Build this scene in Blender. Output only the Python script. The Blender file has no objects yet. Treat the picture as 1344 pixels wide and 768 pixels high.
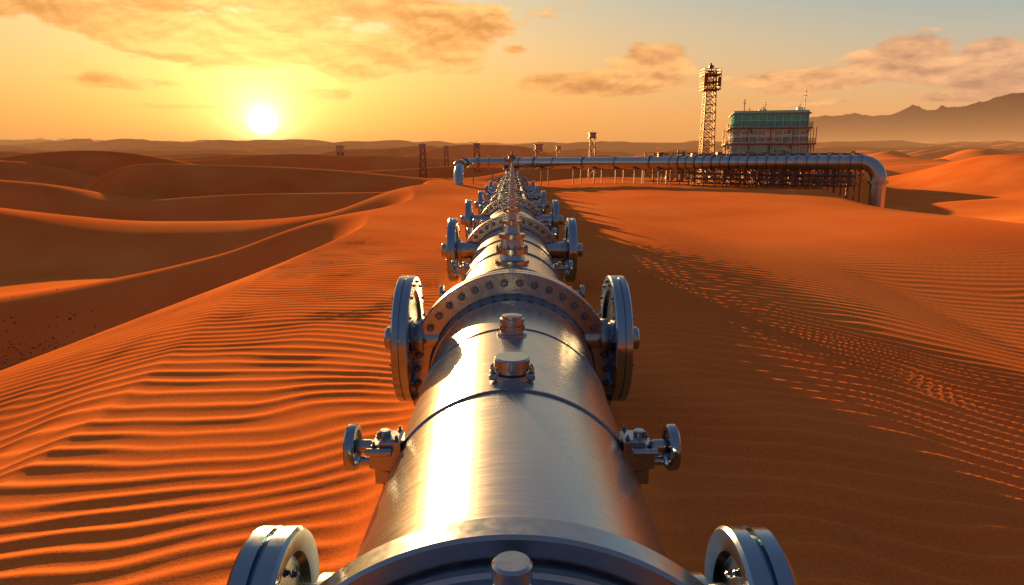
import bpy, math, random
import numpy as np
from mathutils import Vector, Matrix
random.seed(7)
scene = bpy.context.scene
scene.view_settings.view_transform = 'Standard'
scene.view_settings.look = 'None'
scene.view_settings.exposure = 0
scene.view_settings.gamma = 1

# ---------------------------------------------------------------- camera
CAMZ = 2.7
PITCH = math.radians(11.1)
cam = bpy.data.cameras.new("camera")
cam.lens = 24; cam.sensor_width = 36; cam.clip_end = 12000; cam.clip_start = 0.05
camo = bpy.data.objects.new("camera", cam)
scene.collection.objects.link(camo)
camo.location = (0, 0, CAMZ)
camo.rotation_euler = (math.radians(90) - PITCH, 0, 0)
scene.camera = camo

def ray(px, py):
    a = (px - 672) / 896.0; b = (384 - py) / 896.0
    c, s = math.cos(PITCH), math.sin(PITCH)
    return Vector((a, c + b * s, -s + b * c)).normalized()

# ---------------------------------------------------------------- material helpers
def new_mat(name):
    m = bpy.data.materials.new(name); m.use_nodes = True
    nt = m.node_tree
    return m, nt, nt.nodes, nt.links, nt.nodes["Principled BSDF"]

def metal(name, col, rough=0.3, var=0.06, scale=(2, 30, 2), bump=0.02, metallic=1.0, dirt=0.25):
    m, nt, N, L, b = new_mat(name)
    tc = N.new("ShaderNodeTexCoord")
    mp = N.new("ShaderNodeMapping"); mp.inputs["Scale"].default_value = scale
    L.new(tc.outputs["Object"], mp.inputs[0])
    n1 = N.new("ShaderNodeTexNoise"); n1.inputs["Scale"].default_value = 3; n1.inputs["Detail"].default_value = 3
    L.new(mp.outputs[0], n1.inputs["Vector"])
    n2 = N.new("ShaderNodeTexNoise"); n2.inputs["Scale"].default_value = 1.7; n2.inputs["Detail"].default_value = 5
    n2.inputs["Roughness"].default_value = 0.65
    L.new(tc.outputs["Object"], n2.inputs["Vector"])
    mr = N.new("ShaderNodeMapRange"); mr.inputs["To Min"].default_value = rough - var; mr.inputs["To Max"].default_value = rough + var
    mr.inputs["From Min"].default_value = 0.3; mr.inputs["From Max"].default_value = 0.7
    L.new(n1.outputs["Fac"], mr.inputs["Value"])
    ad = N.new("ShaderNodeMapRange"); ad.inputs["From Min"].default_value = 0.5; ad.inputs["From Max"].default_value = 0.75
    ad.inputs["To Max"].default_value = dirt
    L.new(n2.outputs["Fac"], ad.inputs["Value"])
    mx = N.new("ShaderNodeMix"); mx.data_type = 'RGBA'
    mx.inputs["A"].default_value = (*col, 1); mx.inputs["B"].default_value = (col[0]*.62, col[1]*.52, col[2]*.42, 1)
    L.new(ad.outputs[0], mx.inputs["Factor"]); L.new(mx.outputs["Result"], b.inputs["Base Color"])
    a2 = N.new("ShaderNodeMath"); a2.operation = 'MULTIPLY_ADD'; a2.inputs[1].default_value = 0.2
    L.new(ad.outputs[0], a2.inputs[0]); L.new(mr.outputs[0], a2.inputs[2]); L.new(a2.outputs[0], b.inputs["Roughness"])
    b.inputs["Metallic"].default_value = metallic
    bp = N.new("ShaderNodeBump"); bp.inputs["Strength"].default_value = bump; bp.inputs["Distance"].default_value = 0.02
    L.new(n1.outputs["Fac"], bp.inputs["Height"]); L.new(bp.outputs[0], b.inputs["Normal"])
    return m

M_pipe = metal("brushed_steel_pipe", (0.44, 0.47, 0.51), 0.26, 0.025, (1.5, 14, 1.5), 0.006, dirt=.15)
M_fl = metal("machined_flange_steel", (0.33, 0.40, 0.48), 0.24, 0.04, (6, 6, 6), 0.01, dirt=0.16)
M_dark = metal("dark_bolt_steel", (0.18, 0.22, 0.28), 0.32, 0.08, (9, 9, 9), 0.05, dirt=0.4)
M_wheel = metal("wheel_steel", (0.28, 0.39, 0.50), 0.19, 0.05, (5, 5, 5), 0.02, dirt=0.2)
M_rust = metal("rusty_structural_steel", (0.24, 0.10, 0.05), 0.6, 0.1, (3, 3, 3), 0.1, metallic=0.4, dirt=0.5)
M_gray = metal("painted_steel", (0.30, 0.27, 0.25), 0.5, 0.1, (2, 2, 2), 0.05, metallic=0.3, dirt=0.5)
M_panel = metal("facade_panel", (0.80, 0.82, 0.74), 0.45, 0.1, (1, 1, 1), 0.03, metallic=0.05, dirt=0.5)
M_glass = metal("teal_glass", (0.14, 0.50, 0.48), 0.10, 0.03, (1, 1, 1), 0.01, metallic=0.7, dirt=0.3)
M_teal = metal("teal_cladding", (0.22, 0.85, 0.74), 0.3, 0.08, (1, 1, 1), 0.02, metallic=0.05, dirt=0.3)

# ---------------------------------------------------------------- mesh builder
class B:
    def __init__(s): s.v = []; s.f = []
    def lathe(s, o, axis, prof, seg=24, cap0=True, cap1=True, roll=0.0):
        o = Vector(o); ax = Vector(axis).normalized()
        t = Vector((0, 0, 1)) if abs(ax.z) < 0.9 else Vector((1, 0, 0))
        u = ax.cross(t).normalized(); w = ax.cross(u)
        base = len(s.v)
        for a, r in prof:
            for k in range(seg):
                th = roll + 2 * math.pi * k / seg
                s.v.append(o + ax * a + (u * math.cos(th) + w * math.sin(th)) * r)
        for i in range(len(prof) - 1):
            for k in range(seg):
                k2 = (k + 1) % seg
                s.f.append((base+i*seg+k, base+i*seg+k2, base+(i+1)*seg+k2, base+(i+1)*seg+k))
        if cap0: s.f.append(tuple(base + k for k in range(seg))[::-1])
        if cap1: s.f.append(tuple(base + (len(prof)-1)*seg + k for k in range(seg)))
    def cyl(s, p0, p1, r, seg=16, ch=0.0):
        p0 = Vector(p0); p1 = Vector(p1); l = (p1 - p0).length
        if ch: s.lathe(p0, p1-p0, [(0, r-ch), (ch, r), (l-ch, r), (l, r-ch)], seg)
        else: s.lathe(p0, p1-p0, [(0, r), (l, r)], seg)
    def beam(s, p0, p1, r): s.lathe(p0, Vector(p1)-Vector(p0), [(0, r), ((Vector(p1)-Vector(p0)).length, r)], 4, roll=math.pi/4)
    def box(s, c, d, rz=0.0, ch=0.0):
        R = Matrix.Rotation(rz, 3, 'Z'); c = Vector(c); base = len(s.v)
        x, y, z = d[0]/2, d[1]/2, d[2]/2
        if ch:
            lv = [(-z, ch), (-z+ch, 0), (z-ch, 0), (z, ch)]
        else: lv = [(-z, 0), (z, 0)]
        for zz, i in lv:
            for sx, sy in ((-1,-1),(1,-1),(1,1),(-1,1)):
                s.v.append(c + R @ Vector((sx*(x-i), sy*(y-i), zz)))
        for q in range(len(lv)-1):
            for k in range(4):
                k2 = (k+1) % 4
                s.f.append((base+4*q+k, base+4*q+k2, base+4*q+4+k2, base+4*q+4+k))
        s.f.append((base+3, base+2, base+1, base)); e = base+4*(len(lv)-1)
        s.f.append((e, e+1, e+2, e+3))
    def tube(s, pts, r, seg=24):
        pts = [Vector(p) for p in pts]; base = len(s.v); n = len(pts)
        for i, p in enumerate(pts):
            tg = (pts[min(i+1, n-1)] - pts[max(i-1, 0)]).normalized()
            side = tg.cross(Vector((0, 0, 1)))
            if side.length < 0.05: side = s._side
            side = side.normalized(); s._side = side
            up = side.cross(tg)
            for k in range(seg):
                th = 2*math.pi*k/seg
                s.v.append(p + side*math.cos(th)*r + up*math.sin(th)*r)
        for i in range(n-1):
            for k in range(seg):
                k2 = (k+1) % seg
                s.f.append((base+i*seg+k, base+i*seg+k2, base+(i+1)*seg+k2, base+(i+1)*seg+k))
    def obj(s, name, mat, parent=None, angle=35):
        me = bpy.data.meshes.new(name); me.from_pydata([tuple(v) for v in s.v], [], s.f); me.validate()
        import bmesh
        bm = bmesh.new(); bm.from_mesh(me); bmesh.ops.recalc_face_normals(bm, faces=bm.faces); bm.to_mesh(me); bm.free()
        me.polygons.foreach_set("use_smooth", [True]*len(me.polygons))
        me.set_sharp_from_angle(angle=math.radians(angle))
        me.materials.append(mat)
        o = bpy.data.objects.new(name, me); scene.collection.objects.link(o)
        if parent: o.parent = parent
        return o
def empty(name, loc=(0,0,0)):
    e = bpy.data.objects.new(name, None); e.empty_display_size = 0.5; scene.collection.objects.link(e); return e

# ---------------------------------------------------------------- terrain height
_rs = np.random.RandomState(11)
_perm = _rs.rand(256, 256)
def vnoise(x, y):
    xi = np.floor(x).astype(np.int64); yi = np.floor(y).astype(np.int64)
    fx = x - xi; fy = y - yi
    fx = fx*fx*fx*(fx*(fx*6-15)+10); fy = fy*fy*fy*(fy*(fy*6-15)+10)
    a = _perm[xi & 255, yi & 255]; b = _perm[(xi+1) & 255, yi & 255]
    c = _perm[xi & 255, (yi+1) & 255]; d = _perm[(xi+1) & 255, (yi+1) & 255]
    return (a*(1-fx)+b*fx)*(1-fy) + (c*(1-fx)+d*fx)*fy
def sm(a, b, x):
    t = np.clip((x-a)/(b-a), 0, 1); return t*t*(3-2*t)
def dune(x, y, lam, ph, warp, k=0.28):
    p = (y*0.93 - x*k + warp*(vnoise(x/(lam*1.2)+ph, y/(lam*1.6)+ph*2)-.5)*2 + warp*.35*(vnoise(x/(lam*.45)+ph, y/(lam*.5)))) / lam + ph
    f = p - np.floor(p)
    up = np.clip(f/0.36, 0, 1); dn = np.clip((1-f)/0.64, 0, 1)
    h = np.where(f < .36, np.sin(up*math.pi/2)**1.5, (0.5-0.5*np.cos(dn*math.pi))**.9)
    amp = 0.25 + 1.1*vnoise(x/(lam*.9)+ph*3, y/(lam*1.1)-ph)
    return h*amp
def height(x, y, ripples=True):
    x = np.asarray(x, float); y = np.asarray(y, float)
    r = np.sqrt(x*x+y*y)
    far = 5.5*dune(x, y, 90, .1, 50)*sm(50, 160, r) + 10*dune(x, y, 330, .6, 160, .1)*sm(300, 900, r)
    field = -6.3 + 5.2*dune(x, y, 34, .35, 17) + far
    # right-hand field: crests run more along the view so their flanks catch the sun
    u, v = .35*x+.94*y, -.94*x+.35*y
    fr = -5.2 + 5.6*dune(u, v, 46, .2, 16, 0.0) + far*.5*sm(120, 260, r)
    wr = sm(22, 55, x)*(1-sm(260, 600, r))
    field = field*(1-wr) + fr*wr
    rise = 0.0165*np.clip(r-110, 0, None)
    field = field + rise
    # plateau carrying the pipeline
    pl = -0.55 + 0.55*sm(35, 70, y)*sm(3, 14, np.abs(x)) + 0.34*(vnoise(x/11+3, y/17+9)-.5)*sm(2.5, 9, np.abs(x))
    pl = pl + 0.5*sm(5, 16, x)*np.sin((y*0.10 + x*0.22))*sm(60, 30, y)*.6
    pl = pl - 0.10*(np.sqrt((np.clip(x, 2, 12)-2)**2+.3)-.55)*sm(30, 12, y)
    xl = -6.6 + 0.9*np.sin(y/8.5+1.0) + .5*np.sin(y/3.9) - 3.0*sm(30, 60, y)
    t = np.clip((xl-x)/9.5, 0, 1)
    left = 1 - np.sin(t*math.pi/2)**1.15
    xr = 24 + 2.5*np.sin(y/13) + 8*sm(40, 70, y)
    t2 = np.clip((x-xr)/12, 0, 1); right = 1 - np.sin(t2*math.pi/2)**1.3
    P = left*right*(1-sm(98, 135, y))*sm(-60, -20, y)
    z = field*(1-P) + pl*P
    if ripples:
        s1 = vnoise(x*0.22+40, y*0.16+7)-.5; s2 = vnoise(x*.8+5, y*.55+1)-.5; s3 = vnoise(x*1.5+15, y*.8+31)-.5
        sidef = sm(-.5, .5, x)
        lit = sm(5.0, 9.5, x*.8+np.clip(y-12, 0, None)*.3)
        phl = (y - .10*x + 2.4*s1 + .45*s2 + .12*s3)/.34
        phr = (y + .26*x + 2.6*s1 + .50*s2*(1-.5*lit) + .10*s3*(1-lit))/.46
        def wav(ph): 
            w = np.sin(2*math.pi*ph); return w - 0.22*np.sin(4*math.pi*ph+.9)
        br = 0.45 + 0.8*vnoise(x*.8+60, y*1.2+3)
        aml = 0.0135*(0.65+.6*vnoise(x*.3+9, y*.25+4))*br
        amr = 0.058*(0.7+.5*vnoise(x*.3+9, y*.25+4))*((.4+.6*br)*(1-lit)+.75*lit)*(1-.78*lit)
        w = wav(phl)*aml*(1-sidef) + wav(phr)*amr*sidef
        z = z + w*(1-sm(28, 48, r))*sm(1.0, 2.0, np.abs(x))*sm(-14, -6, y)*(0.35+0.65*P)*(1-.8*sm(14, 22, np.abs(x)))
        z = z + (.10+.05*np.sin(y*1.7)*np.sin(y*.63))*(1-sm(.0, .55, np.abs(np.abs(x)-1.0)))
    return z
def gz(x, y): return float(height(np.array([x]), np.array([y]), False)[0])

# ---------------------------------------------------------------- ground sheet
ys = list(np.linspace(-300, -12, 30)) + list(np.linspace(-11, 2.8, 90))
y = 3.0
while y < 3600:
    ys.append(y); y += max(0.038, 0.0048*y)
ys = np.array(ys)
xp = [0.0]; st = .085
while xp[-1] < 3300:
    xp.append(xp[-1]+st)
    if xp[-1] > 9: st *= 1.028
xp = np.array(xp); xs = np.concatenate([-xp[:0:-1], xp])
X, Y = np.meshgrid(xs, ys)
Z = height(X, Y)
nr, nc = X.shape
co = np.stack([X, Y, Z], -1).reshape(-1, 3).astype(np.float32)
idx = np.arange(nr*nc).reshape(nr, nc)
q = np.stack([idx[:-1, :-1], idx[:-1, 1:], idx[1:, 1:], idx[1:, :-1]], -1).reshape(-1)
me = bpy.data.meshes.new("desert_ground")
me.vertices.add(nr*nc); me.vertices.foreach_set("co", co.ravel())
nf = (nr-1)*(nc-1)
me.loops.add(nf*4); me.loops.foreach_set("vertex_index", q.astype(np.int32))
me.polygons.add(nf); me.polygons.foreach_set("loop_start", np.arange(0, nf*4, 4, dtype=np.int32))
me.polygons.foreach_set("use_smooth", np.ones(nf, dtype=bool))
me.update(calc_edges=True)
ground = bpy.data.objects.new("desert_ground", me); scene.collection.objects.link(ground)
m, nt, N, L, b = new_mat("orange_sand")
tc = N.new("ShaderNodeTexCoord")
n1 = N.new("ShaderNodeTexNoise"); n1.inputs["Scale"].default_value = 0.12; n1.inputs["Detail"].default_value = 5
n2 = N.new("ShaderNodeTexNoise"); n2.inputs["Scale"].default_value = 38; n2.inputs["Detail"].default_value = 4; n2.inputs["Roughness"].default_value = .75
for n in (n1, n2): L.new(tc.outputs["Object"], n.inputs["Vector"])
cr = N.new("ShaderNodeValToRGB"); L.new(n1.outputs["Fac"], cr.inputs[0])
cr.color_ramp.elements[0].position = .3; cr.color_ramp.elements[0].color = (0.76, 0.185, 0.038, 1)
cr.color_ramp.elements[1].position = .7; cr.color_ramp.elements[1].color = (0.88, 0.275, 0.064, 1)
cr2 = N.new("ShaderNodeMapRange"); L.new(n2.outputs["Fac"], cr2.inputs[0])
cr2.inputs["From Min"].default_value = .3; cr2.inputs["From Max"].default_value = .7; cr2.inputs["To Min"].default_value = .76; cr2.inputs["To Max"].default_value = 1.1
mul = N.new("ShaderNodeVectorMath"); mul.operation = 'SCALE'; L.new(cr.outputs[0], mul.inputs[0]); L.new(cr2.outputs[0], mul.inputs["Scale"])
L.new(mul.outputs[0], b.inputs["Base Color"])
b.inputs["Roughness"].default_value = 1.0; b.inputs["Specular IOR Level"].default_value = .0
bp = N.new("ShaderNodeBump"); bp.inputs["Strength"].default_value = .4; bp.inputs["Distance"].default_value = .010
L.new(n2.outputs["Fac"], bp.inputs["Height"])
L.new(bp.outputs[0], b.inputs["Normal"])
me.materials.append(m)

# gravel litter in the hollow
gb = B()
for i in range(1300):
    a = random.gauss(0, 1); c = random.gauss(0, 1)
    px, py = -22 + a*3.0, 27 + c*2.6 + a*-1.0
    s = random.uniform(.02, .06)*(1.6 if random.random() < .06 else 1)
    gb.lathe((px, py, gz(px, py)-s*.3), (random.uniform(-.3, .3), random.uniform(-.3, .3), 1), [(0, s), (s*.5, s*.9), (s*.9, s*.4)], 6, roll=random.random()*6)
M_rock = metal("gravel_rock", (.12, .06, .035), .9, .05, (2, 2, 2), .1, metallic=0)
gb.obj("gravel", M_rock)

# ---------------------------------------------------------------- mountains
def mountain(name, x0, x1, y0, depth, peak, seed, base, tilt=0):
    nx, ny = 260, 50
    gx = np.linspace(0, 1, nx); gy = np.linspace(0, 1, ny); GX, GY = np.meshgrid(gx, gy)
    env = sm(0, .25, GX)*(1-tilt+tilt*GX**1.3)
    ridge = np.sin(GY*math.pi)**1.1
    hh = np.zeros_like(GX); a = 1; f = 4
    for o in range(6):
        hh += a*(1-np.abs(2*vnoise(GX*f*1.2+seed*13+o*7, GY*f*.7+seed+o*3)-1)); a *= .45; f *= 2.05
    hh /= 1.75
    Zm = base + peak*env*ridge*(0.45+0.65*hh**1.2)
    v = np.stack([x0+(x1-x0)*GX, y0+depth*GY, Zm], -1).reshape(-1, 3)
    ii = np.arange(nx*ny).reshape(ny, nx)
    f = np.stack([ii[:-1, :-1], ii[:-1, 1:], ii[1:, 1:], ii[1:, :-1]], -1).reshape(-1, 4)
    me = bpy.data.meshes.new(name); me.from_pydata(v.tolist(), [], f.tolist())
    me.polygons.foreach_set("use_smooth", [True]*len(me.polygons))
    o = bpy.data.objects.new(name, me); scene.collection.objects.link(o); return o
mm, nt, N, L, b = new_mat("mountain_rock")
tc = N.new("ShaderNodeTexCoord"); n1 = N.new("ShaderNodeTexNoise"); n1.inputs["Scale"].default_value = .01; n1.inputs["Detail"].default_value = 6
L.new(tc.outputs["Object"], n1.inputs["Vector"]); cr = N.new("ShaderNodeValToRGB"); L.new(n1.outputs["Fac"], cr.inputs[0])
cr.color_ramp.elements[0].position = .35; cr.color_ramp.elements[0].color = (.28, .12, .09, 1)
cr.color_ramp.elements[1].position = .7; cr.color_ramp.elements[1].color = (.50, .24, .15, 1)
L.new(cr.outputs[0], b.inputs["Base Color"]); b.inputs["Roughness"].default_value = .95
for o in (mountain("mountain_range", 750, 2900, 2750, 600, 365, 1, 10, .66),
          mountain("mountain_range", -3300, -900, 3100, 500, 68, 5, 25),
          mountain("mountain_range", -1100, 1700, 3250, 300, 48, 9, 28)):
    o.data.materials.append(mm)

# ---------------------------------------------------------------- MAIN PIPELINE (axis z=0, along +Y)
pipe = empty("pipeline")
END = 92
bp_ = B()
bp_.lathe((0, -6, 0), (0, 1, 0), [(0, 1.0), (END+6, 1.0)], 128)
o = bp_.obj("pipe_shell", M_pipe, pipe)
seams = B()
def band(bb, y, w, r, seg=96, c=.012):
    bb.lathe((0, y-w/2, 0), (0, 1, 0), [(0, .99), (0, r-c), (c, r), (w-c, r), (w, r-c), (w, .99)], seg, False, False)
band(seams, 4.86, .045, 1.016)
band(seams, 6.75, .03, 1.012)
for yv in (10.6, 12.6, 14.6, 19.5, 21.5, 23.6, 28.5, 30.5): band(seams, yv, .06, 1.03)
yy = 32.0
while yy < END-1:
    band(seams, yy, .16, 1.07, 48); yy += 1.9
seams.obj("weld_bands", M_dark, pipe)

def bolt(bb, o, ax, r, h):
    o = Vector(o); ax = Vector(ax).normalized()
    bb.lathe(o, ax, [(0, r*1.45), (h*.25, r*1.45), (h*.26, r*1.05)], 12, False, False)
    bb.lathe(o+ax*h*.25, ax, [(0, r), (h*.55, r), (h*.65, r*.85)], 6, False, True, roll=random.random())
    bb.lathe(o+ax*h*.8, ax, [(0, r*.5), (h*.35, r*.5), (h*.42, r*.4)], 10, False, True)

fl = B(); bolts = B()
def flange(y, R=1.23, w=.12, nb=40, detail=True):
    sg = 128 if detail else 64
    fl.lathe((0, y, 0), (0, 1, 0), [(-.26, 1.0), (-.26, 1.02), (-.16, 1.04), (-.02, 1.045), (0, 1.06), (0, R-.015), (.015, R), (w-.01, R), (w, R-.012), (w, R-.05),
              (w+.03, R-.05), (w+.03, R-.012), (w+.04, R), (2*w+.01, R), (2*w+.03, R-.015), (2*w+.03, 1.05), (2*w+.12, 1.05), (2*w+.2, 1.0)], sg, False, False)
    rb_ = (1.05+R)/2+.01
    for k in range(nb):
        th = 2*math.pi*(k+.5)/nb
        if math.sin(th) < -.55: continue
        bolt(bolts, (rb_*math.cos(th), y, rb_*math.sin(th)), (0, -1, 0), .036, .06)
        bolt(bolts, (rb_*math.cos(th), y+2*w+.03, rb_*math.sin(th)), (0, 1, 0), .030, .055)
FY = [8.3, 17.0, 25.4, 34, 42.5, 51, 60, 69, 78]
for i, fy in enumerate(FY): flange(fy, 1.32 if i < 3 else 1.25, detail=i < 3)

# foreground vessel collar
fl.lathe((0, 2.47, 0), (0, 1, 0), [(-3, 1.10), (-.08, 1.10), (-.07, 1.12), (-.035, 1.12), (-.03, 1.10), (0, 1.10), (0, 1.215), (.015, 1.23), (.15, 1.23), (.165, 1.215), (.165, 1.10), (.20, 1.06), (.25, 1.02), (.27, 1.0)], 192, False, False)
for k in range(40):
    th = 2*math.pi*(k+.5)/40
    if math.sin(th) < -.3: continue
    bolt(bolts, (1.165*math.cos(th), 2.635, 1.165*math.sin(th)), (0, 1, 0), .020, .04)

# side wheels -----------------------------------------------------------
wh = B(); hubs = B()
def wheel(y, X, z, R, side, stub=.34, simple=False, rs=.13, inner=True):
    ax = (side, 0, 0); sg = 72 if not simple else 36
    rim = R*.80
    wh.lathe((side*X, y, z), ax, [(-.02, .02), (-.02, R*.27), (.0, R*.29), (.0, rim-.05), (-.04, rim-.03), (-.05, rim), (-.055, R-.015), (-.04, R), (.03, R), (.035, R-.03), (.055, R-.03), (.06, R), (.13, R), (.145, R-.015),
                     (.145, rim), (.09, rim-.03), (.09, R*.3), (.14, R*.26), (.14, rs)], sg, False, False)
    hubs.lathe((side*X, y, z), ax, [(.1, rs), (stub*.55, rs), (stub*.56, rs*1.12), (stub-.02, rs*1.12), (stub, rs*.98)], 28, False, True)
    x0 = .72*1.0
    hubs.lathe((side*x0, y, z), ax, [(0, rs*1.35), (X-x0-.16, rs*1.35), (X-x0-.155, rs*1.9), (X-x0-.06, rs*1.9), (X-x0-.055, rs*1.5), (X-x0, rs*1.5)], 28, False, False)
    nb = 16 if inner else 8
    for k in range(nb):
        th = 2*math.pi*(k+.5)/nb
        if inner: bolt(bolts, (side*(X-.055), y+math.cos(th)*R*.9, z+math.sin(th)*R*.9), (-side, 0, 0), .016, .026)
        if not simple and inner: bolt(bolts, (side*(X+.145), y+math.cos(th)*R*.9, z+math.sin(th)*R*.9), (side, 0, 0), .018, .03)
    if not inner:
        for k in range(10):
            th = 2*math.pi*k/10
            bolt(bolts, (side*(X-.0), y+math.cos(th)*R*.5, z+math.sin(th)*R*.5), (-side, 0, 0), .014, .022)
for s in (-1, 1):
    wheel(8.45, 1.27, .45, .80, s)
    wheel(17.0, 1.42, .45, .80, s, rs=.15)
    wheel(25.4, 1.55, .45, .76, s, rs=.15, simple=True)
    wheel(34.0, 1.5, .45, .70, s, rs=.15, simple=True)
    wheel(42.5, 1.5, .45, .65, s, rs=.15, simple=True)
    wheel(51.0, 1.5, .45, .65, s, rs=.15, simple=True)
    wheel(2.74, 1.03, .66, .40, s, stub=.2, rs=.08, inner=False)
    hubs.lathe((s*.70, 2.74, .62), (s, 0, 0), [(0, .20), (.1, .20), (.1, .23), (.17, .23), (.18, .17), (.33, .17)], 36, False, False)

# small side valves ------------------------------------------------------
vb = B()
def side_valve(y, s, z=.52, X=.86, k=1.0):
    def P(a, dy, dz): return (s*(X+a*k), y+dy*k, z+dz*k)
    vb.box(P(.05, 0, 0), (.16*k, .22*k, .26*k), 0, .02)
    vb.box(P(.15, 0, -.02), (.12*k, .17*k, .2*k), 0, .02)
    vb.box(P(.12, -.02, -.16), (.1*k, .12*k, .16*k), 0, .015)
    vb.cyl(P(.1, 0, .10), P(.1, 0, .17), .045*k, 16, .008)
    vb.cyl(P(.2, 0, .04), P(.33, 0, .04), .05*k, 20, .006)
    vb.cyl(P(.2, .0, -.08), P(.30, .0, -.08), .035*k, 16, .006)
    vb.cyl(P(.03, -.14, .05), P(.22, -.14, .05), .03*k, 12, .005)
    wh.lathe(P(.33, 0, .03), (s, 0, 0), [(0, .05*k), (0, .12*k), (-.02*k, .135*k), (-.02*k, .165*k), (-.005, .175*k), (.045*k, .175*k), (.055*k, .165*k), (.055*k, .14*k), (.03*k, .12*k), (.03*k, .04*k), (.06*k, .03*k)], 40, False, True)
    for a in (0, .09, .17):
        for dy in (-.09, .09):
            bolt(bolts, P(a, dy, .13-.3*a), (0, 0, 1), .014*k, .03*k)
for s in (-1, 1):
    side_valve(4.86, s)
    for yv, kk in ((10.9, .8), (13.5, .9), (19.6, 1.1), (22.5, 1.1), (29, 1.3), (31.5, 1.2), (38, 1.4), (46, 1.4), (55, 1.5), (64, 1.6), (73, 1.6)):
        side_valve(yv, s, k=kk)

# top fittings -------------------------------------------------------------
top = B()
def Z(y): return (0, y, .985)
top.lathe((0, 2.22, 1.09), (0, 0, 1), [(0, .11), (.02, .11), (.03, .075), (.08, .075), (.085, .060), (.12, .060), (.125, .074), (.18, .074), (.192, .064)], 48, False, True)
top.box((0, 5.2, 1.02), (.36, .20, .05), 0, .012)
top.lathe(Z(5.2), (0, 0, 1), [(0, .155), (.05, .155), (.06, .125), (.08, .125), (.08, .142), (.165, .142), (.18, .13)], 56, False, True)
for dx in (-.155, .155):
    for dy in (-.06, .06): bolt(bolts, (dx, 5.2+dy, 1.045), (0, 0, 1), .017, .035)
top.lathe(Z(6.55), (0, 0, 1), [(0, .15), (.03, .15), (.035, .115), (.07, .115), (.075, .125), (.10, .125), (.105, .108), (.13, .108), (.135, .120), (.17, .120), (.18, .10), (.2, .1), (.21, .06)], 44, False, True)
for k in range(22):
    th = 2*math.pi*k/22
    top.box((math.cos(th)*.12, 6.55+math.sin(th)*.12, 1.07), (.012, .012, .06), th)
def stack(y, k=1.0):
    top.lathe(Z(y), (0, 0, 1), [(0, .25*k), (.05*k, .25*k), (.06*k, .19*k), (.14*k, .17*k), (.15*k, .23*k), (.22*k, .23*k), (.23*k, .17*k), (.36*k, .155*k), (.37*k, .19*k), (.43*k, .19*k), (.44*k, .12*k),
                       (.56*k, .10*k), (.57*k, .14*k), (.62*k, .14*k), (.63*k, .07*k), (.75*k, .06*k), (.76*k, .085*k), (.80*k, .085*k), (.81*k, .035*k), (.92*k, .03*k)], 32, False, True)
    for j in range(10):
        th = 2*math.pi*j/10
        bolt(bolts, (math.cos(th)*.21*k, y+math.sin(th)*.21*k, .985+.22*k), (0, 0, 1), .02*k, .04*k)
    if y > 18: top.cyl((-.32*k, y, 1+.30*k), (.32*k, y, 1+.30*k), .035*k, 12, .006)
for yv, kk in ((11.3, 1.15), (15.6, .9), (20.2, 1.1), (24.0, .9), (28.8, 1.2), (32.5, 1.0), (37, 1.3), (41, 1), (45.5, 1.3), (50, 1.1), (55, 1.4), (61, 1.2), (67, 1.5), (74, 1.3), (80, 1.6), (86, 1.6)):
    stack(yv, kk)
for s in (-1, 1):
    top.cyl((s*.55, 26, 1.0), (s*.55, END-2, 1.0), .05, 10)
    for yv in range(27, 90, 3): top.box((s*.55, yv, .95), (.18, .12, .2), 0, .01)
fl.obj("flanges", M_fl, pipe); bolts.obj("bolts", M_dark, pipe); wh.obj("side_wheels", M_wheel, pipe)
hubs.obj("wheel_shafts", M_fl, pipe); vb.obj("side_valves", M_fl, pipe); top.obj("top_fittings", M_fl, pipe)

# ---------------------------------------------------------------- CROSS PIPELINE
cross = empty("cross_pipeline")
cb = B(); cr_ = B(); cs = B()
A = Vector((0, 90, 2.15)); E = Vector((31.2, 62, 2.35)); RC = .66
d = (E-A); dn = d.normalized()
pts = [A + d*t for t in np.linspace(0, 1, 30)]
rb = 1.5; dnxy = dn
for a in np.linspace(0.1, math.pi/2, 12):
    pts.append(E + dnxy*rb*math.sin(a) + Vector((0, 0, -rb*(1-math.cos(a)))))
gend = pts[-1]; pts.append(gend + Vector((0, 0, -3.4)))
cb.tube(pts, RC, 32)
def cring(p, ax, r, w): cr_.lathe(p - ax*w/2, ax, [(0, RC*.9), (0, r-.02), (.02, r), (w-.02, r), (w, r-.02), (w, RC*.9)], 32, False, False)
Lc = d.length
tpos = [1.5, 4, 7, 11.5, 16, 20.5] + [23+i*.95 for i in range(22)]
for i, tp in enumerate(tpos):
    if tp > Lc: break
    cring(A+dn*tp, dn, RC*(1.25 if i % 2 else 1.15), .22)
cring(E, dn, RC*1.28, .3); cring(gend+Vector((0, 0, -.2)), Vector((0, 0, 1)), RC*1.25, .3)
lp = [A + Vector((-.2, 0, 0))]
for x, y_, z in ((-2, 90, 2.15), (-4, 90, 2.15), (-5.6, 89.2, 2.1), (-6.4, 87.5, 2.0), (-6.5, 85.5, 1.4), (-6.5, 84.2, .4), (-6.5, 84, -1.5), (-6.5, 84, -5)): lp.append(Vector((x, y_, z)))
fine = []
for i in range(len(lp)-1):
    for t in np.linspace(0, 1, 5)[:-1]:
        p0 = lp[max(i-1, 0)]; p1 = lp[i]; p2 = lp[i+1]; p3 = lp[min(i+2, len(lp)-1)]
        fine.append(.5*((2*p1)+(-p0+p2)*t+(2*p0-5*p1+4*p2-p3)*t*t+(-p0+3*p1-3*p2+p3)*t**3))
fine.append(lp[-1]); cb.tube(fine, .6, 32)
for i in (2, 6, 9, 14, 18): 
    ax = (fine[i+1]-fine[i]).normalized(); cring(fine[i], ax, .82, .2)
cb.tube([Vector((0, 88.5, 0)), Vector((0, 90, .9)), Vector((0, 90, 2.2))], .85, 32)
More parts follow.
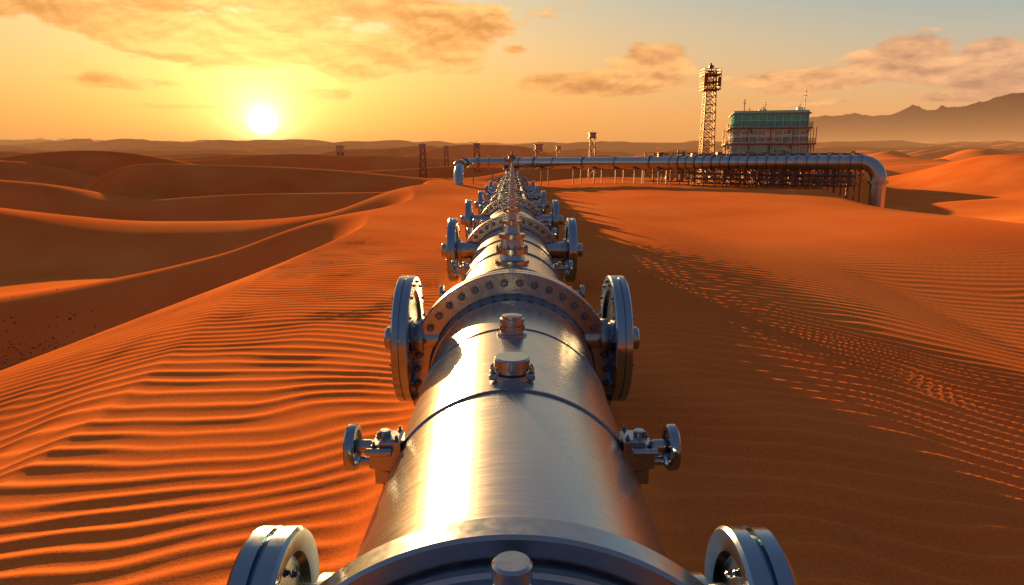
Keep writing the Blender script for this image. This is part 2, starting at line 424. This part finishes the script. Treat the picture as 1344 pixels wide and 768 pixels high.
cs.lathe((0, 90, 1.2), (0, 0, 1), [(0, .9), (.1, 1.15), (.3, 1.15), (.35, .8), (1.2, .8), (1.25, .98), (1.45, .98), (1.5, .5), (1.8, .4), (1.85, .6), (2.0, .6), (2.02, .15), (2.4, .12)], 28, False, True)
for tp in (5.5, 10.5, 13.5, 16.5, 19, 22):
    p = A + dn*tp; g = gz(p.x, p.y)
    for sx in (-.45, .45):
        cs.beam((p.x+sx, p.y, g-.3), (p.x+sx, p.y, p.z-.5), .09)
    cs.box((p.x, p.y, p.z-.72), (1.5, .4, .12))
for s in (-2.5, -5):
    cs.beam((s, 89.5, gz(s, 89)-.3), (s, 89.5, 1.6), .1)
cb.obj("pipe_shell", M_pipe, cross); cr_.obj("pipe_rings", M_fl, cross); cs.obj("supports", M_gray, cross)

# ---------------------------------------------------------------- pipe rack / scaffold
rack = empty("pipe_rack"); rk = B()
nrm = Vector((-dn.y, dn.x, 0)).normalized()
def lattice_run(t0, t1, offs, z0, z1, step, r=.05):
    ts = np.arange(t0, t1, step)
    for off in offs:
        for i, t in enumerate(ts):
            p = A+dn*t+nrm*off; g = gz(p.x, p.y)-.2
            rk.beam((p.x, p.y, g), (p.x, p.y, z1), r)
            if i:
                q = A+dn*ts[i-1]+nrm*off
                for zz in np.linspace(z0, z1, 4)[0:]:
                    rk.beam((p.x, p.y, zz), (q.x, q.y, zz), r*.8)
                zs = np.linspace(z0, z1, 4)
                for j in range(3):
                    if (i+j) % 2: rk.beam((p.x, p.y, zs[j]), (q.x, q.y, zs[j+1]), r*.6)
                    else: rk.beam((p.x, p.y, zs[j+1]), (q.x, q.y, zs[j]), r*.6)
    for t in ts:
        for zz in np.linspace(z0, z1, 4):
            p = A+dn*t+nrm*offs[0]; q = A+dn*t+nrm*offs[-1]; rk.beam((p.x, p.y, zz), (q.x, q.y, zz), r*.8)
lattice_run(19.0, 25.5, (1.2, 3.2), .2, 3.3, 1.1, .06)
lattice_run(25, 41, (1.3, 3.2, 5.0), 0.1, 3.1, 1.2, .06)
lattice_run(26, 40, (-1.1,), -.1, 1.5, 1.3, .045)
rk.obj("lattice", M_rust, rack)
rd = B()
for t in np.arange(20, 41, .7):
    p = A+dn*t+nrm*random.uniform(1.5, 4.5); s = random.uniform(.3, .8)
    rd.box((p.x, p.y, random.choice((.4, 1.0, 1.6, 2.9))+.2), (s, s, s*random.uniform(.5, 1.1)), 0, .03)
    if random.random() < .6:
        p = A+dn*t+nrm*random.uniform(1.4, 3); rd.cyl((p.x, p.y, .2), (p.x, p.y, random.uniform(1.5, 3.9)), random.uniform(.08, .2), 12, .02)
for zz, off in ((.6, 1.6), (1.1, 2.2), (2.75, 2.0), (3.1, 3.6)):
    p = A+dn*24+nrm*off; q = A+dn*41+nrm*off
    rd.cyl((p.x, p.y, zz), (q.x, q.y, zz), .14, 12)
rd.obj("equipment", M_gray, rack)

# ---------------------------------------------------------------- processing building
bl = empty("processing_building")
D0 = 76.0
bx = (1003-672)/896*(D0*.981+.3); by = D0
rz = math.radians(-14)
Rz = Matrix.Rotation(rz, 3, 'Z')
W, Dp = 7.7, 6.0
G = gz(bx, by)
def T(x, y_, z): v = Rz @ Vector((x, y_, 0)); return Vector((bx+v.x, by+v.y, z))
wall = B(); glz = B(); deck = B(); frame = B(); teal = B()
z0 = 2.35
for ix in range(6):
    for iy in range(4):
        p = T(-W/2+.2+ix*(W-.4)/5, -Dp/2+.2+iy*(Dp-.4)/3, 0)
        frame.beam((p.x, p.y, G-.4), (p.x, p.y, z0), .11)
for ix in range(5):
    for sy in (-1, 1):
        a_ = T(-W/2+.2+ix*(W-.4)/5, sy*(Dp/2-.2), 0); b_ = T(-W/2+.2+(ix+1)*(W-.4)/5, sy*(Dp/2-.2), 0)
        for zl in (G+.6, G+1.4, z0-.3): frame.beam((a_.x, a_.y, zl), (b_.x, b_.y, zl), .07)
        frame.beam((a_.x, a_.y, G), (b_.x, b_.y, z0-.3), .05); frame.beam((b_.x, b_.y, G), (a_.x, a_.y, z0-.3), .05)
levels = [(2.4, 4.1, W, Dp, 'w'), (4.3, 5.75, W-.25, Dp-.25, 'w'), (5.95, 7.25, W-.4, Dp-.4, 't')]
for li, (za, zb, w, dp, kind) in enumerate(levels):
    tgt = wall if kind == 'w' else teal
    tgt.box(T(0, 0, (za+zb)/2), (w-.24, dp-.24, zb-za), rz)
    deck.box(T(0, 0, za-.1), (w+(1.5 if li == 1 else .9), dp+1.1, .14), rz, .02)
    for side in range(4):
        ln = w if side % 2 == 0 else dp; hf = (dp if side % 2 == 0 else w)/2
        nb = 9 if side % 2 == 0 else 6
        cell = ln/nb
        for k in range(nb+1):
            u = -ln/2+k*cell
            pos = [(u, -hf), (hf, u), (u, hf), (-hf, u)][side]
            tgt.box(T(pos[0]*(1), pos[1], (za+zb)/2), (.12, .12, zb-za-.01), rz)
        for k in range(nb):
            u = -ln/2+(k+.5)*cell
            for r_ in range(2):
                zc = za+(zb-za)*(.27+.46*r_); hz = (zb-za)*(.36 if kind == 't' else random.choice((.3, .26, .18)))
                if kind == 'w' and random.random() < .18: continue
                pos = [(u, -hf+.09), (hf-.09, u), (u, hf-.09), (-hf+.09, u)][side]
                sz = (cell*.74, .08, hz) if side % 2 == 0 else (.08, cell*.74, hz)
                glz.box(T(pos[0], pos[1], zc), sz, rz)
        for zr in (za+.05, (za+zb)/2, zb-.06):
            pos = [(0, -hf), (hf, 0), (0, hf), (-hf, 0)][side]
            tgt.box(T(pos[0], pos[1], zr), ((ln+.1), .07, .09) if side % 2 == 0 else (.07, ln+.1, .09), rz)
    hw, hd = (w+(1.4 if li == 1 else .8))/2, (dp+1.0)/2
    cs_ = [(-hw, -hd), (hw, -hd), (hw, hd), (-hw, hd)]
    for k in range(4):
        a_, b_ = cs_[k], cs_[(k+1) % 4]
        for zr in (.25, .5):
            frame.beam(T(*a_, za+zr-.05), T(*b_, za+zr-.05), .022)
        n = 12
        for j in range(n):
            t = j/n; p = (a_[0]+(b_[0]-a_[0])*t, a_[1]+(b_[1]-a_[1])*t)
            frame.beam(T(*p, za-.05), T(*p, za+.47), .022)
            if j % 3 == 0:
                frame.beam(T(*p, za-.1), T(p[0]*.9, p[1]*.9, za-.6), .05)
                if li < 2: frame.beam(T(*p, za-.05), T(*p, zb+.1), .04)
zr0 = 7.32
deck.box(T(0, 0, zr0), (W+.1, Dp+.1, .14), rz, .02)
teal.box(T(0, -Dp/2+.1, zr0+.18), (W-.3, .08, .22), rz); teal.box(T(-W/2+.2, 0, zr0+.18), (.08, Dp-.4, .22), rz); teal.box(T(W/2-.2, 0, zr0+.18), (.08, Dp-.4, .22), rz)
for dx, dy, sx, sy, sz in ((-2.6, .5, 1.2, 1, .35), (-.6, 0, .8, .8, .5), (1.8, .8, 1.5, 1.0, .3), (3, -1, .6, .6, .6)):
    wall.box(T(dx, dy, zr0+.08+sz/2), (sx, sy, sz), rz, .03)
for dx, dy, hgt in ((-2.6, -1.5, 1.6), (-1.9, 1, .9), (-.5, -1.2, 1.4), (-.7, -1.0, .9), (3.4, -1.5, 2.6), (3.1, 0, 1.2)):
    frame.beam(T(dx, dy, zr0), T(dx, dy, zr0+hgt), .045)
    frame.beam(T(dx-.18, dy, zr0+hgt*.7), T(dx+.18, dy, zr0+hgt*.7), .03)
    frame.beam(T(dx-.12, dy, zr0+hgt*.85), T(dx+.12, dy, zr0+hgt*.85), .03)
wall.obj("walls", M_panel, bl); glz.obj("windows", M_glass, bl); deck.obj("decks", M_gray, bl); frame.obj("steel_frame", M_rust, bl); teal.obj("glazed_top_storey", M_teal, bl)

# ---------------------------------------------------------------- lattice tower
tw = empty("lattice_tower"); tb = B()
ty = 80.0; tx = (926-672)/896*(ty*.981+.3)
zg = gz(tx, ty)
ztop = 12.3; hw0, hw1 = .72, .50
def leg(z): 
    t = (z-zg)/(ztop-zg); return hw0*(1-t)+hw1*t
zs = np.linspace(zg-.2, ztop, 15)
cor = ((-1,-1),(1,-1),(1,1),(-1,1))
for i in range(len(zs)-1):
    a, b2 = leg(zs[i]), leg(zs[i+1])
    for k in range(4):
        c0, c1 = cor[k], cor[(k+1) % 4]
        tb.beam((tx+c0[0]*a, ty+c0[1]*a, zs[i]), (tx+c0[0]*b2, ty+c0[1]*b2, zs[i+1]), .085)
        tb.beam((tx+c0[0]*a, ty+c0[1]*a, zs[i]), (tx+c1[0]*b2, ty+c1[1]*b2, zs[i+1]), .045)
        tb.beam((tx+c1[0]*a, ty+c1[1]*a, zs[i]), (tx+c0[0]*b2, ty+c0[1]*b2, zs[i+1]), .045)
        tb.beam((tx+c0[0]*b2, ty+c0[1]*b2, zs[i+1]), (tx+c1[0]*b2, ty+c1[1]*b2, zs[i+1]), .05)
for zp, w in ((ztop-2.0, 1.9), (ztop-.4, 1.9), (ztop-1.2, 1.4)):
    tb.box((tx, ty, zp), (w, w, .14))
for k in range(4):
    for zz in (ztop-1.65, ztop-1.3, ztop-.1, ztop+.2):
        c0, c1 = cor[k], cor[(k+1) % 4]; tb.beam((tx+c0[0]*.93, ty+c0[1]*.93, zz), (tx+c1[0]*.93, ty+c1[1]*.93, zz), .04)
    for t in (-1, -.33, .33):
        c0, c1 = cor[k], cor[(k+1) % 4]
        px = c0[0]*(1-(t+1)/2)+c1[0]*(t+1)/2; py = c0[1]*(1-(t+1)/2)+c1[1]*(t+1)/2
        tb.beam((tx+px*.93, ty+py*.93, ztop-2), (tx+px*.93, ty+py*.93, ztop+.2), .04)
tb.cyl((tx, ty, ztop-.4), (tx, ty, ztop+.9), .09, 8); tb.box((tx, ty, ztop+.5), (.5, .5, .3), 0, .05)
for dx in (-.8, .8): tb.cyl((tx+dx, ty-.9, ztop-1.7), (tx+dx, ty-.9, ztop-.7), .18, 12, .03)
tb.obj("lattice", M_rust, tw)

# ---------------------------------------------------------------- distant small towers
def small_tower(px, ytop_px, dist, w, name="watch_tower"):
    e = empty(name); bb = B(); cc = B()
    rr = ray(px, 208); x = rr.x/rr.y*dist; g = gz(x, dist)
    zt = CAMZ + (208-ytop_px)/915*dist*.981
    zc = zt - w*.9
    for k in range(4):
        c0, c1 = cor[k], cor[(k+1) % 4]
        bb.beam((x+c0[0]*w*.5, dist+c0[1]*w*.5, g-1), (x+c0[0]*w*.32, dist+c0[1]*w*.32, zc), w*.07)
        n = 4
        for i in range(n):
            za, zb = g+(zc-g)*i/n, g+(zc-g)*(i+1)/n
            wa = w*(.5-.18*i/n); wb = w*(.5-.18*(i+1)/n)
            bb.beam((x+c0[0]*wa, dist+c0[1]*wa, za), (x+c1[0]*wb, dist+c1[1]*wb, zb), w*.04)
            bb.beam((x+c1[0]*wa, dist+c1[1]*wa, za), (x+c0[0]*wb, dist+c0[1]*wb, zb), w*.04)
    cc.box((x, dist, zc+.05*w), (w*1.2, w*1.2, w*.1)); cc.box((x, dist, zc+w*.4), (w*.9, w*.9, w*.55), 0, .03)
    cc.box((x, dist, zc+w*.75), (w*1.15, w*1.15, w*.1)); cc.cyl((x, dist, zc+w*.8), (x, dist, zc+w*1.15), w*.04, 6)
    bb.obj("legs", M_rust, e); cc.obj("cabin", M_gray, e)
small_tower(777, 173, 100, 1.0)
small_tower(555, 188, 165, 1.6); small_tower(626, 187, 170, 1.6)
small_tower(707, 188, 160, 1.8); small_tower(447, 190, 220, 2.4)
small_tower(733, 191, 190, 1.3); small_tower(586, 191, 200, 1.4)

# ---------------------------------------------------------------- haze
hz = B(); hz.box((0, 1975, 5), (6400, 3600, 80))
hm = bpy.data.materials.new("haze"); hm.use_nodes = True; nt = hm.node_tree; nt.nodes.clear()
out = nt.nodes.new("ShaderNodeOutputMaterial"); ab = nt.nodes.new("ShaderNodeVolumeAbsorption"); em = nt.nodes.new("ShaderNodeEmission"); ads = nt.nodes.new("ShaderNodeAddShader")
SIG = .0008
ab.inputs["Color"].default_value = (0, 0, 0, 1); ab.inputs["Density"].default_value = SIG
em.inputs["Color"].default_value = (.84, .36, .115, 1); em.inputs["Strength"].default_value = SIG
nt.links.new(ab.outputs[0], ads.inputs[0]); nt.links.new(em.outputs[0], ads.inputs[1]); nt.links.new(ads.outputs[0], out.inputs["Volume"])
ho = hz.obj("haze", hm)

# ---------------------------------------------------------------- sun
SUN_AZ = math.radians(-18.5); SUN_EL = math.radians(8.3)
sl = bpy.data.lights.new("sun", 'SUN'); sl.energy = 15.5; sl.angle = math.radians(.6); sl.color = (1, .50, .16)
so = bpy.data.objects.new("sun", sl); scene.collection.objects.link(so)
sd = Vector((math.sin(SUN_AZ)*math.cos(SUN_EL), math.cos(SUN_AZ)*math.cos(SUN_EL), math.sin(SUN_EL)))
so.rotation_euler = sd.to_track_quat('Z', 'Y').to_euler()

# ---------------------------------------------------------------- world
wd = bpy.data.worlds.new("World"); scene.world = wd; wd.use_nodes = True
nt = wd.node_tree; N = nt.nodes; L = nt.links; N.clear()
def mth(op, a, b=None, c=None, clamp=False):
    n = N.new("ShaderNodeMath"); n.operation = op; n.use_clamp = clamp
    for i, q_ in enumerate((a, b, c)):
        if q_ is None: continue
        if isinstance(q_, (int, float)): n.inputs[i].default_value = q_
        else: L.new(q_, n.inputs[i])
    return n.outputs[0]
def mixc(f, a, b, mode='MIX'):
    n = N.new("ShaderNodeMix"); n.data_type = 'RGBA'; n.blend_type = mode; n.clamp_factor = True
    for nm, q_ in (("Factor", f), ("A", a), ("B", b)):
        s_ = n.inputs[nm] if nm == "Factor" else [i for i in n.inputs if i.name == nm and i.type == 'RGBA'][0]
        if isinstance(q_, (int, float)): s_.default_value = q_
        elif isinstance(q_, tuple): s_.default_value = (*q_, 1)
        else: L.new(q_, s_)
    return [o_ for o_ in n.outputs if o_.type == 'RGBA'][0]
def ramp(f, els):
    n = N.new("ShaderNodeValToRGB"); L.new(f, n.inputs[0]); r = n.color_ramp
    while len(r.elements) < len(els): r.elements.new(.5)
    for e, (p, c) in zip(r.elements, els): e.position = p; e.color = (*c, 1)
    return n.outputs[0]
tc = N.new("ShaderNodeTexCoord"); sp = N.new("ShaderNodeSeparateXYZ"); L.new(tc.outputs["Generated"], sp.inputs[0])
x, y_, z = sp.outputs
az = mth('ARCTAN2', x, y_)
vs = ray(345, 159)
dt = N.new("ShaderNodeVectorMath"); dt.operation = 'DOT_PRODUCT'; L.new(tc.outputs["Generated"], dt.inputs[0]); dt.inputs[1].default_value = vs
dot = dt.outputs["Value"]
ang = mth('ARCCOSINE', mth('MINIMUM', dot, .999999))
def sstep(v, a, b):
    n = N.new("ShaderNodeMapRange"); n.interpolation_type = 'SMOOTHSTEP'; n.inputs["From Min"].default_value = a; n.inputs["From Max"].default_value = b
    L.new(v, n.inputs["Value"]); return n.outputs[0]
sunward = sstep(ang, 1.25, .15)
zc = mth('MAXIMUM', z, 0.0)
front = ramp(zc, [(0, (.80, .30, .06)), (.05, (.90, .40, .09)), (.10, (.90, .50, .16)), (.15, (.80, .53, .24)), (.21, (.60, .53, .36)), (.45, (.21, .23, .26)), (1, (.10, .11, .17))])
side = ramp(zc, [(0, (.70, .32, .14)), (.05, (.80, .42, .20)), (.10, (.64, .47, .30)), (.15, (.40, .46, .42)), (.21, (.24, .38, .46)), (.45, (.14, .20, .28)), (1, (.10, .11, .17))])
back = ramp(zc, [(0, (.20, .10, .08)), (.1, (.20, .13, .12)), (.3, (.12, .13, .18)), (1, (.10, .11, .17))])
sky = mixc(sunward, side, front)
sky = mixc(sstep(ang, 1.2, 2.0), sky, back)
ns = N.new("ShaderNodeTexSky"); ns.sky_type = 'NISHITA'; ns.sun_disc = False; ns.sun_elevation = SUN_EL; ns.sun_rotation = SUN_AZ
ns.air_density = 1.5; ns.dust_density = 3
cv = N.new("ShaderNodeCombineXYZ"); L.new(mth('MULTIPLY', az, 9.0), cv.inputs[0]); L.new(mth('MULTIPLY', z, 25.0), cv.inputs[1]); cv.inputs[2].default_value = 3.3
def cnoise(off, scale=1.0, det=7):
    a_ = N.new("ShaderNodeVectorMath"); a_.operation = 'ADD'; L.new(cv.outputs[0], a_.inputs[0]); a_.inputs[1].default_value = off
    n = N.new("ShaderNodeTexNoise"); n.inputs["Scale"].default_value = scale; n.inputs["Detail"].default_value = det; n.inputs["Roughness"].default_value = .60; n.inputs["Distortion"].default_value = .25
    L.new(a_.outputs[0], n.inputs["Vector"]); return n.outputs["Fac"]
nA = cnoise((0, 0, 0)); nB = cnoise((.04, .20, 0), det=4)
mask = None
for px, py, wp, hp, wt in [(120, 3, 290, 34, 1), (340, 45, 220, 46, 1.05), (490, 68, 140, 32, 1.05), (575, 42, 90, 42, 1.05), (400, 10, 260, 18, .9),
                           (855, 78, 60, 24, 1.05), (765, 110, 110, 15, 1), (1180, 78, 85, 30, 1.15), (1305, 72, 60, 20, 1.1), (1080, 102, 150, 14, 1), (1330, 97, 100, 15, 1),
                           (180, 108, 90, 9, .85), (430, 125, 55, 10, .8), (650, 18, 12, 12, .9), (680, 66, 35, 10, .85), (1250, 128, 220, 7, .6), (250, 140, 130, 5, .6)]:
    r0 = ray(px, py); a0 = math.atan2(r0.x, r0.y); z0_ = r0.z
    wa = wp/896.0*math.cos(a0)**2; wz = hp/900.0
    t1 = mth('MULTIPLY_ADD', az, 1/wa, -a0/wa); t2 = mth('MULTIPLY_ADD', z, 1/wz, -z0_/wz)
    e1 = mth('MULTIPLY', t1, t1); e = mth('MULTIPLY_ADD', t2, t2, e1)
    g_ = mth('MULTIPLY', mth('EXPONENT', mth('MULTIPLY', e, -1.0)), wt)
    mask = g_ if mask is None else mth('MAXIMUM', mask, g_)
dens = mth('MULTIPLY_ADD', mask, .52, nA)
cover = mth('MULTIPLY', sstep(dens, .68, .80), .97)
lit = mth('MULTIPLY_ADD', mth('SUBTRACT', nA, nB), 4.5, .5, clamp=True)
thick = sstep(dens, .76, 1.06)
def addglow(base, k, s, col):
    g_ = mth('MULTIPLY', mth('EXPONENT', mth('MULTIPLY', ang, -1.0/k)), s)
    n = N.new("ShaderNodeVectorMath"); n.operation = 'SCALE'; n.inputs[0].default_value = col; L.new(g_, n.inputs["Scale"])
    a_ = N.new("ShaderNodeVectorMath"); a_.operation = 'ADD'; L.new(base, a_.inputs[0]); L.new(n.outputs[0], a_.inputs[1]); return a_.outputs[0]
sky = addglow(sky, .22, .60, (1, .47, .05))
cb_ = mixc(sunward, (1.0, .55, .30), (1.2, .60, .17))
cd_ = mixc(sunward, (.42, .25, .20), (.64, .23, .045))
ccol = mixc(mth('MULTIPLY_ADD', thick, .25, mth('MULTIPLY', mth('SUBTRACT', 1.0, lit), .90)), cb_, cd_)
sky = mixc(cover, sky, ccol)
sky = addglow(sky, .07, 1.6, (1, .68, .18))
sky = addglow(sky, .018, 5.0, (1, .85, .45))
disc = mth('MULTIPLY', sstep(ang, .022, .008), 6.0)
n = N.new("ShaderNodeVectorMath"); n.operation = 'SCALE'; n.inputs[0].default_value = (1, .85, .5); L.new(disc, n.inputs["Scale"])
a_ = N.new("ShaderNodeVectorMath"); a_.operation = 'ADD'; L.new(sky, a_.inputs[0]); L.new(n.outputs[0], a_.inputs[1]); sky = a_.outputs[0]
bg1 = N.new("ShaderNodeBackground"); L.new(sky, bg1.inputs[0]); bg1.inputs[1].default_value = 1.0
bg2 = N.new("ShaderNodeBackground"); L.new(ns.outputs[0], bg2.inputs[0]); bg2.inputs[1].default_value = .006
ad = N.new("ShaderNodeAddShader"); L.new(bg1.outputs[0], ad.inputs[0]); L.new(bg2.outputs[0], ad.inputs[1])
wo = N.new("ShaderNodeOutputWorld"); L.new(ad.outputs[0], wo.inputs[0])
print("verts", nr*nc)
